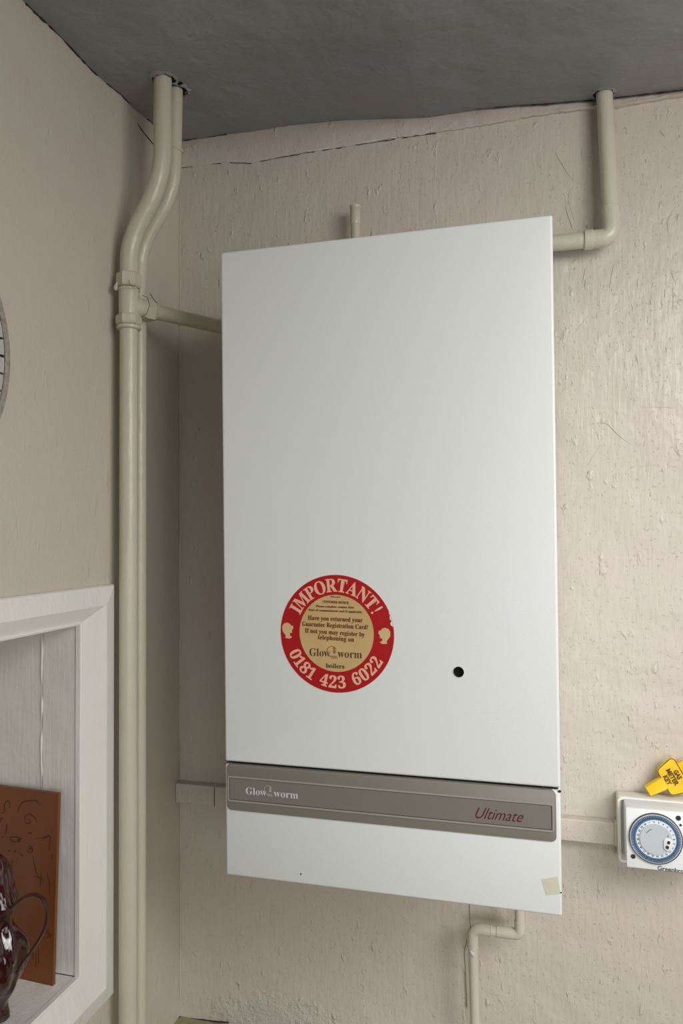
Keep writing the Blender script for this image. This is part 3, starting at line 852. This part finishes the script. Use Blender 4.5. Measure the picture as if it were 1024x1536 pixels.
for s, u, v, w in (('GAS', 1016, 1162, 14), ('METER', 1008, 1165.5, 26), ('KEY', 1000.5, 1170, 15)):
    q = onY(u, v, kY-.003); t = text_bm(s, .0090, .0004)
    k = w*px2m(q)/(max(v_.co.x for v_ in t.verts)-min(v_.co.x for v_ in t.verts))
    for v_ in t.verts: v_.co.x *= k; v_.co.z -= .003
    put(bm, t, q.x, kY-.0029, q.z, tang)
K.append(link('lettering', bm, M_yeld))
for o in K: reparent(o, key)

# ------------------------------------------------------------ board leaning in the recess
P1 = onZ(79, 1479, Fz_b+.0005); P2 = onZ(26, 1467, Fz_b+.0005)
bdir = Vector((P2.x-P1.x, P2.y-P1.y, 0)).normalized()
bn = Vector((-bdir.y, bdir.x, 0));  bn = bn if bn.y < 0 else -bn      # facing the viewer
# height: top right corner seen at (87,1190)
best = None
for i in range(200):
    h = .15 + i*.001
    for j in range(-20, 41):
        q = P1 + Vector((0, 0, h)) - bn*(j*.002)
        d = q - CAM; k = FL/d.dot(f_); uu = 512+d.dot(r_)*k; vv = 768-d.dot(u_)*k
        e2 = (uu-87)**2+(vv-1190)**2
        if best is None or e2 < best[0]: best = (e2, h, j*.002)
bh, lean = best[1], best[2]
board = thing('engraved_board', 'brown wooden board with scored line drawing leaning inside the white recess', 'board', P1)
upv = (Vector((0, 0, bh)) - bn*lean); BHt = upv.length; upn = upv.normalized()
BM2 = Matrix((bdir, upn, bdir.cross(upn))).transposed()
if BM2.col[2].y > 0: nrm = -BM2.col[2]
else: nrm = BM2.col[2]
def bpt(a, b, c=0): return bdir*a + upn*b + nrm*c
BWd = .20
bm = bmesh.new()
vs = [bm.verts.new(bpt(a, b, c)) for c in (0, -.005) for a, b in ((0, 0), (BWd, 0), (BWd, BHt), (0, BHt))]
fr = bm.faces.new(vs[:4]); bm.faces.new(vs[4:])
for i in range(4):
    f = bm.faces.new((vs[i], vs[(i+1) % 4], vs[4+(i+1) % 4], vs[4+i])); f.material_index = 1
link('board', bm, [M_wood, M_woodedge], board)
def onboard(u, v):
    o = CAM-P1; d = ray(u, v); k = -(o.dot(nrm))/d.dot(nrm); return o + d*k
strokes = [[(0, 1219), (5, 1220), (7, 1216), (6, 1208), (9, 1202), (13, 1201), (15, 1204), (15, 1212)],
 [(26, 1220), (28, 1212), (32, 1205), (36, 1202), (48, 1201), (54, 1200), (57, 1204), (59, 1208)],
 [(37, 1232), (37, 1226), (40, 1221), (46, 1221), (51, 1225), (54, 1228), (55, 1234)], [(38, 1233), (42, 1236), (46, 1234), (45, 1229), (41, 1228)],
 [(42, 1250), (45, 1248.5), (48, 1251)], [(16, 1255), (24, 1255.5), (34, 1258)], [(16, 1255), (16, 1260), (21, 1263), (28, 1262)], [(53, 1258), (62, 1257), (68, 1255), (73, 1253), (76, 1256), (74, 1268), (74, 1275)],
 [(64, 1260), (69, 1256), (74, 1254)], [(42, 1277), (43, 1272), (45, 1268), (50, 1274), (48, 1279), (44, 1279), (41, 1276)], [(49, 1283), (51, 1295), (55, 1310), (61, 1320)],
 [(18, 1290), (17, 1300), (19, 1309)], [(61, 1310), (62, 1318), (66, 1323)], [(30, 1280), (33, 1283), (35, 1285)], [(10, 1236), (10, 1245), (8, 1252)], [(71, 1310), (74, 1325), (74, 1340)],
 [(52, 1315), (60, 1316), (61, 1330)], [(66, 1395), (72, 1400), (78, 1404), (64, 1408)], [(58, 1423), (58, 1445)], [(49, 1420), (50, 1440)], [(54, 1430), (54, 1450)], [(0, 1228), (4, 1226), (0, 1234)], [(24, 1275), (22, 1279)], [(78, 1283), (78, 1290)]]
bm = bmesh.new()
for s in strokes:
    pts = [onboard(u, v)+nrm*.00015 for u, v in s]
    pts = fillet(pts, .003, 3) if len(pts) > 2 else pts
    n = len(pts); add_tube(bm, pts, [.0002+.00038*math.sin(PI*(i+.5)/n) for i in range(n)], seg=6)
link('scored_drawing', bm, M_carve, board, True)
for u, v, r in ((28.5, 1260.5, .0024), (46, 1273, .0012), (4, 1255, .001), (14, 1276, .001)):
    q = onboard(u, v)+nrm*.0002
    link('drilled_hole', tube([q-nrm*.0003, q+nrm*.0003], r, seg=14), M_carve, board)

# ------------------------------------------------------------ glossy ornament with a looped handle
oc = onZ(-24, 1533, Fz_b)           # foot axis on the shelf
oY = oc.y
orn = thing('glazed_ornament', 'glossy dark brown glazed ornament with a thin looped handle on the recess shelf', 'ornament', (oc.x, oY, Fz_b))
prof_px = [(1533, 11), (1520, 8), (1508, 7), (1496, 14), (1485, 23), (1470, 26), (1458, 27), (1450, 24), (1440, 28), (1420, 27), (1405, 22), (1392, 16), (1380, 14), (1368, 19), (1358, 20), (1345, 12), (1330, 11), (1315, 9), (1300, 5), (1288, -1), (1280, -10), (1276, -23.5)]
bm = bmesh.new(); rings = []
for v, u in prof_px:
    q = onY(u, v, oY); r = max(.0005, q.x-oc.x); z = q.z-Fz_b
    if not rings: z = 0
    rings.append((r, z))
seg = 72; R_ = []
for i, (r, z) in enumerate(rings):
    ring_ = []
    for k in range(seg):
        a = 2*PI*k/seg
        w = 1 + .07*math.sin(5*a + z*60) * (1 if r > .01 else 0) + .035*math.sin(11*a - z*90)
        # silhouette on the right side stays on its outline
        w = w if r > .01 else 1
        w /= (1 + .07*math.sin(z*60) + .035*math.sin(-z*90)) if r > .01 else 1
        ring_.append(bm.verts.new((r*w*math.cos(a), r*w*math.sin(a)*.8, z)))
    R_.append(ring_)
for a, b in zip(R_, R_[1:]):
    for k in range(seg): bm.faces.new((a[k], a[(k+1) % seg], b[(k+1) % seg], b[k]))
bm.faces.new(R_[0]); bm.faces.new(R_[-1])
ob = link('body', bm, M_glaze, orn, True)
ss = ob.modifiers.new('smooth', 'SUBSURF'); ss.levels = 1; ss.render_levels = 1
hp = [(16, 1362), (24, 1355), (36, 1345), (50, 1340.5), (62, 1344), (70, 1356), (72, 1374), (68, 1392), (58, 1411), (45, 1430), (34, 1443), (26, 1459)]
pts = [onY(u, v, oY-.004) for u, v in hp]
pts = fillet(pts, .012, 4)
bm = bmesh.new(); rows = []
for i, p in enumerate(pts):
    t = (pts[min(i+1, len(pts)-1)]-pts[max(0, i-1)]).normalized(); n = Vector((-t.z, 0, t.x))
    c = p - orn.location
    prof2 = [(-.0014, -.0018), (.0, -.0026), (.0014, -.0018), (.0014, .0018), (0, .0026), (-.0014, .0018)]
    rows.append([bm.verts.new(c + n*a + Vector((0, b, 0))) for a, b in prof2])
for a, b in zip(rows, rows[1:]):
    for k in range(6): bm.faces.new((a[k], a[(k+1) % 6], b[(k+1) % 6], b[k]))
bm.faces.new(rows[0]); bm.faces.new(rows[-1])
link('looped_handle', bm, M_band, orn, True)

# ------------------------------------------------------------ round mosaic mirror
mx = .012
pa_, pb_, pc_ = onX(0, 443, mx), onX(15.3, 535, mx), onX(0, 630, mx)
def circ3(a, b, c):
    ax, ay, bx_, by, cx_, cy = a.y, a.z, b.y, b.z, c.y, c.z
    d = 2*(ax*(by-cy)+bx_*(cy-ay)+cx_*(ay-by))
    ux = ((ax*ax+ay*ay)*(by-cy)+(bx_*bx_+by*by)*(cy-ay)+(cx_*cx_+cy*cy)*(ay-by))/d
    uy = ((ax*ax+ay*ay)*(cx_-bx_)+(bx_*bx_+by*by)*(ax-cx_)+(cx_*cx_+cy*cy)*(bx_-ax))/d
    return ux, uy, math.hypot(ax-ux, ay-uy)
my, mz, mr = circ3(pa_, pb_, pc_)
mir = thing('mosaic_mirror', 'round mosaic-edged mirror cut off at the left edge of the picture', 'mirror', (0, my, mz))
def to_wall(bm):        # x,z plane facing -y  ->  y,z plane facing +x
    for v in bm.verts: v.co = Vector((-v.co.y, v.co.x, v.co.z))
    return bm
link('backing', to_wall(prism(circle(0, 0, mr+.0006, 96), -.0095, -.0005)), M_grout, mir)
link('rim', to_wall(ring(0, 0, mr-.0085, mr, -mx, -.0005, 96)), M_rim, mir)
bm = bmesh.new()
for (ra, rb_, nn, ph) in ((mr-.018, mr-.0098, int(2*PI*mr/.0225), .2), (mr-.028, mr-.0195, int(2*PI*mr/.019), .5)):
    for k in range(nn):
        a0 = 2*PI*(k+ph)/nn; da = 2*PI/nn; g = .0012/mr
        j = lambda s: random.uniform(-s, s)
        a1 = a0+g+j(.003); a2 = a0+da-g+j(.003)
        q = [(ra, a1), (rb_, a1+j(.004)), (rb_, (a1+a2)/2), (rb_, a2+j(.004)), (ra, a2), (ra, (a1+a2)/2)]
        add_prism(bm, [(r*math.cos(a), r*math.sin(a)) for r, a in q], -.0118, -.0085, .0004)
link('mosaic_tiles', to_wall(bm), M_tile, mir)
link('mirror_glass', to_wall(prism(circle(0, 0, mr-.029, 96), -.0108, -.0085)), M_mirror, mir)

# ------------------------------------------------------------ light: daylight from an unseen window to the right, added fill lamps and a soft room fill from the open side
def area(name, loc, target, sx, sy, power, col, spread=180):
    l = bpy.data.lights.new(name, 'AREA'); l.shape = 'RECTANGLE'; l.size = sx; l.size_y = sy; l.energy = power; l.color = col
    l.spread = math.radians(spread)
    o = bpy.data.objects.new(name, l); C.objects.link(o); o.location = loc
    o.rotation_euler = (Vector(target)-Vector(loc)).to_track_quat('-Z', 'Y').to_euler()
    return o
area('window_daylight', (1.6, -.9, .25+Z0), (.6, 0, -.5+Z0), .6, .6, 3.2, (1, .99, .975), 100)
area('added_far_fill', (1.8, -1.6, -.35+Z0), (.45, -.1, -.1+Z0), .6, .6, 3.5, (.97, .99, 1))  # added fill lamp off to the right, no window of its own
area('added_upper_fill', (1.2, -1.0, .60+Z0), (.45, -.1, -.1+Z0), .6, .6, 9.2, (1, .985, .95))  # added fill lamp just under the ceiling, placed to balance the tones
area('added_low_fill', (1.0, -1.9, -.3+Z0), (.6, -.2, -.7+Z0), .6, .6, 1.6, (.97, .99, 1), 80)  # added low fill lamp, brightens the lower part of the boiler
w = bpy.data.worlds.new('room_air'); scene.world = w; w.use_nodes = True
w.node_tree.nodes['Background'].inputs[0].default_value = (1, .90, .76, 1)
w.node_tree.nodes['Background'].inputs[1].default_value = .01

vs_ = scene.view_settings
vs_.view_transform = 'Standard'; vs_.look = 'None'; vs_.gamma = 1; vs_.exposure = 0
vs_.use_curve_mapping = False
